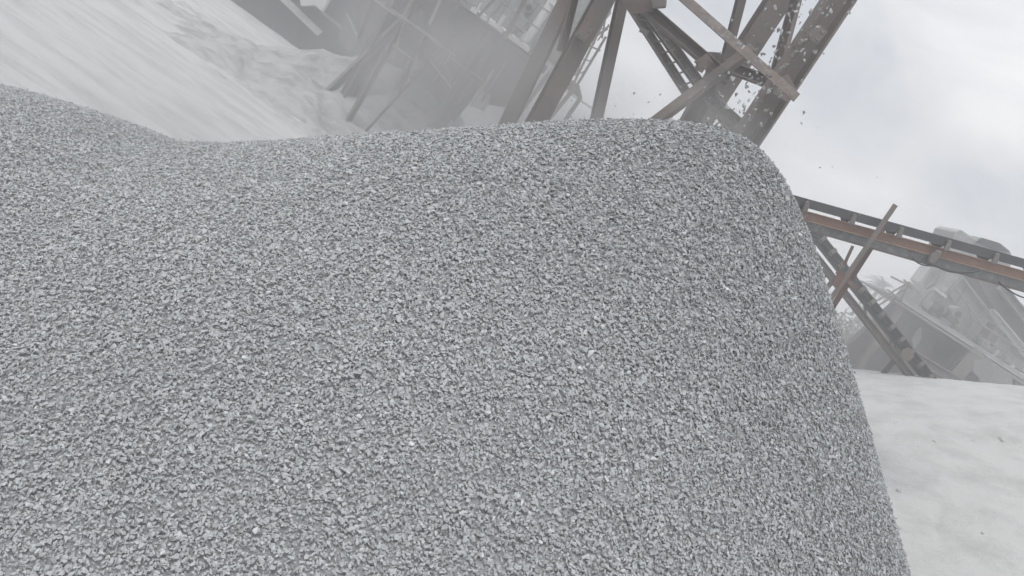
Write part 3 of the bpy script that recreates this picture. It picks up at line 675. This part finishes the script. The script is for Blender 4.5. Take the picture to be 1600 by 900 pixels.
MB().slab([kp(1434, 515, .2), kp(1440, 512, .2), kp(1440, 530, .2), kp(1428, 545, .2), kp(1425, 530, .2)], (0, .05, 0)).build('loose_sheet', M_PLANT, K)

# ------------------------------------------------------------------ vegetation behind, far in the haze
def palm(px, py, Y, rad, label):
    c = at(px, py, Y); o = thing('palm_tree', label, 'palm tree', (c[0] + .2, Y, 0))
    MB().tube([(c[0] + .2, Y, -.1), (c[0] + .1, Y, c[2] * .5), c], [.2, .15, .11], 10).build('trunk', M_BARK, o, smooth=True)
    cr = MB()
    for k in range(26):
        az = random.uniform(0, 6.28); el = random.uniform(-.35, 1.25); L_ = rad * random.uniform(.85, 1.15)
        d = np.array([math.cos(az) * math.cos(el), math.sin(az) * math.cos(el), math.sin(el)])
        pts = [c + d * L_ * t - np.array([0, 0, .55 * L_ * t * t]) for t in np.linspace(0, 1, 8)]
        sd = np.cross(d, (0, 0, 1)); sd /= np.linalg.norm(sd)
        cr.tube(pts, [.02] * 7 + [.006], 4)
        for i in range(1, 8):
            for s in (-1, 1):
                for h in (0, .5):
                    p0 = pts[i - 1] + (pts[i] - pts[i - 1]) * h; ll = rad * .34 * (1 - abs(i / 8 - .4))
                    tip = p0 + sd * s * ll * .8 + d * ll * .5 - np.array([0, 0, ll * .45])
                    wv = (pts[i] - pts[i - 1]) * .16
                    cr.add([p0 - wv, p0 + wv, tip], [(0, 1, 2)])
    cr.build('crown', M_LEAF, o)
palm(1377, 447, 46, 1.05, 'faint grey palm tree in the haze between the two conveyors')

def bush(px, py, Y, rx, rz, label):
    c = at(px, py, Y); o = thing('bush', label, 'bush', (c[0], Y, 0)); st = MB(); cr = MB()
    for k in range(9):
        tip = np.array([c[0] + random.gauss(0, rx * .5), Y + random.gauss(0, rx * .4), c[2] + random.uniform(-.3, .7) * rz])
        st.tube([(c[0] + random.gauss(0, .15), Y, -.1), ((c[0] + tip[0]) / 2, (Y + tip[1]) / 2, tip[2] * .55), tip], [.05, .03, .012], 5)
        for j in range(230):
            q = tip + RNG.normal(size=3) * [rx * .28, rx * .25, rz * .24]; s = random.uniform(.06, .15)
            a_ = RNG.normal(size=3); a_ /= np.linalg.norm(a_); b_ = np.cross(a_, RNG.normal(size=3)); b_ /= np.linalg.norm(b_)
            cr.add([q - a_ * s, q + b_ * s * .4, q + a_ * s, q - b_ * s * .4], [(0, 1, 2, 3)])
    st.build('stems', M_BARK, o); cr.build('foliage', M_LEAF, o)
bush(1326, 560, 33, 1.2, 1.2, 'hazy green bush showing between the gravel flank and the sloping conveyor')
bush(1352, 528, 40, 1.5, 1.4, 'hazy tall bush showing below the palm tree behind the sloping conveyor')
bush(1395, 545, 36, 1.4, 1.2, 'hazy bush behind the poles at the end of the crusher deck')

# ------------------------------------------------------------------ air
def volume(name, lo, hi, dens, color, label, noise_scale=None, aniso=.25, ell=False):
    mb = MB().box(lo, hi); m = bpy.data.materials.new(name); m.use_nodes = True; N = m.node_tree.nodes; L = m.node_tree.links
    N.remove(N['Principled BSDF']); v = N.new('ShaderNodeVolumePrincipled'); v.inputs['Color'].default_value = (*color, 1); v.inputs['Density'].default_value = dens
    v.inputs['Anisotropy'].default_value = aniso
    L.new(v.outputs[0], N['Material Output'].inputs['Volume'])
    o = mb.build(name, m); tag(o, label, name.replace('_', ' '), kind='stuff')
    return o, m, v
volume('haze', (-275, -75, -1.2), (275, 435, 10.5), .0165, (.97, .97, .98), 'pale stone dust haze filling the air over the whole quarry')

def cloud(name, c, r, dens, label, nscale=1.0, colr=(.74, .73, .725)):
    """a puff of dust: density falls off from the middle and is broken up by noise"""
    c = np.array(c); r = np.array(r)
    o, m, v = volume(name, c - r, c + r, 0, colr, label)
    N = m.node_tree.nodes; L = m.node_tree.links
    tc = N.new('ShaderNodeTexCoord'); mp = N.new('ShaderNodeMapping'); mp.inputs['Location'].default_value = tuple(-c / r); mp.inputs['Scale'].default_value = tuple(1 / r)
    L.new(tc.outputs['Object'], mp.inputs[0])
    ln = N.new('ShaderNodeVectorMath'); ln.operation = 'LENGTH'; L.new(mp.outputs[0], ln.inputs[0])
    mr = N.new('ShaderNodeMapRange'); mr.interpolation_type = 'SMOOTHSTEP'; mr.inputs['From Min'].default_value = 1.0; mr.inputs['From Max'].default_value = .1
    L.new(ln.outputs['Value'], mr.inputs['Value'])
    nz = N.new('ShaderNodeTexNoise'); nz.inputs['Scale'].default_value = nscale; nz.inputs['Detail'].default_value = 3; L.new(tc.outputs['Object'], nz.inputs['Vector'])
    mr2 = N.new('ShaderNodeMapRange'); mr2.inputs['From Min'].default_value = .35; mr2.inputs['From Max'].default_value = .65; mr2.inputs['To Min'].default_value = .25; mr2.inputs['To Max'].default_value = 1.5; L.new(nz.outputs[0], mr2.inputs['Value'])
    mu = N.new('ShaderNodeMath'); mu.operation = 'MULTIPLY'; L.new(mr.outputs[0], mu.inputs[0]); L.new(mr2.outputs[0], mu.inputs[1])
    m2 = N.new('ShaderNodeMath'); m2.operation = 'MULTIPLY'; m2.inputs[1].default_value = dens; L.new(mu.outputs[0], m2.inputs[0])
    L.new(m2.outputs[0], v.inputs['Density'])
pc = at(815, 180, 7.1); cloud('dust_cloud', pc + [0, 0, -.1], (2.3, 1.25, 1.2), 1.35, 'dust cloud boiling up round the feet of the left trestle legs behind the heap', 1.6)
pc = at(670, 130, 17.5); cloud('dust_cloud', pc, (4.2, 4.0, 3.0), .13, 'broad dust cloud round the screening plant and its legs', .5, (.62, .62, .625))
pc = at(1470, 540, 18.2); cloud('dust_cloud', pc, (5, 3.2, 3.0), .09, 'thin dust cloud over the crusher plant beyond the white mound', .6)
pc = at(1120, 190, 6.2); cloud('dust_cloud', pc, (.7, .6, .4), .6, 'small puff of dust behind the crest where the stones land', 2.0)
cloud('dust_cloud', (-2.1, 5.0, 1.0), (3.6, 3.4, 1.6), .19, 'thin veil of dust drifting over the low heap and the left flank of the tall heap', .6, (.86, .86, .86))

# ------------------------------------------------------------------ sky and sun
w = bpy.data.worlds.new("World"); sc.world = w; w.use_nodes = True; N = w.node_tree.nodes; L = w.node_tree.links
bg = N['Background']
SUN_EL, SUN_AZ = math.radians(58), math.radians(208)      # azimuth clockwise from +Y
sky = N.new('ShaderNodeTexSky'); sky.sky_type = 'NISHITA'; sky.sun_disc = False; sky.sun_elevation = SUN_EL; sky.sun_rotation = SUN_AZ
sky.dust_density = 3
tc = N.new('ShaderNodeTexCoord'); mpn = N.new('ShaderNodeMapping'); mpn.inputs['Scale'].default_value = (1.6, 1.6, 3.2); mpn.inputs['Rotation'].default_value = (0, .5, .6)
L.new(tc.outputs['Generated'], mpn.inputs[0])
nn = N.new('ShaderNodeTexNoise'); nn.inputs['Scale'].default_value = 2.1; nn.inputs['Detail'].default_value = 5; nn.inputs['Roughness'].default_value = .5; nn.inputs['Distortion'].default_value = .4
L.new(mpn.outputs[0], nn.inputs['Vector'])
cr = ramp(N, [(.36, (5.6, 6.1, 6.7)), (.5, (8.0, 8.1, 8.35)), (.66, (10.4, 10.4, 10.3))]); L.new(nn.outputs[0], cr.inputs[0])
mx = N.new('ShaderNodeMixRGB'); mx.inputs[0].default_value = .9; L.new(sky.outputs[0], mx.inputs[1]); L.new(cr.outputs[0], mx.inputs[2])
sz = N.new('ShaderNodeSeparateXYZ'); L.new(tc.outputs['Generated'], sz.inputs[0])
om = N.new('ShaderNodeMapRange'); om.inputs['From Min'].default_value = .25; om.inputs['From Max'].default_value = 1.; om.inputs['To Min'].default_value = 1.; om.inputs['To Max'].default_value = 2.1; L.new(sz.outputs[2], om.inputs['Value'])
vm = N.new('ShaderNodeVectorMath'); vm.operation = 'SCALE'; L.new(mx.outputs[0], vm.inputs[0]); L.new(om.outputs[0], vm.inputs['Scale'])
L.new(vm.outputs[0], bg.inputs[0]); bg.inputs[1].default_value = .09
sd = bpy.data.lights.new('sun', 'SUN'); so = bpy.data.objects.new('sun', sd); COL.objects.link(so)
sd.energy = 1.05; sd.angle = math.radians(14); sd.color = (1, .97, .93)
sdir = Vector((math.sin(SUN_AZ) * math.cos(SUN_EL), math.cos(SUN_AZ) * math.cos(SUN_EL), math.sin(SUN_EL)))
so.rotation_euler = (-sdir).to_track_quat('-Z', 'Y').to_euler()

vs = sc.view_settings; vs.view_transform = 'Standard'; vs.look = 'None'; vs.exposure = .1; vs.gamma = 1; vs.use_curve_mapping = False
sc.cycles.use_denoising = True
sc.cycles.max_bounces = 6; sc.cycles.diffuse_bounces = 3; sc.cycles.volume_bounces = 1
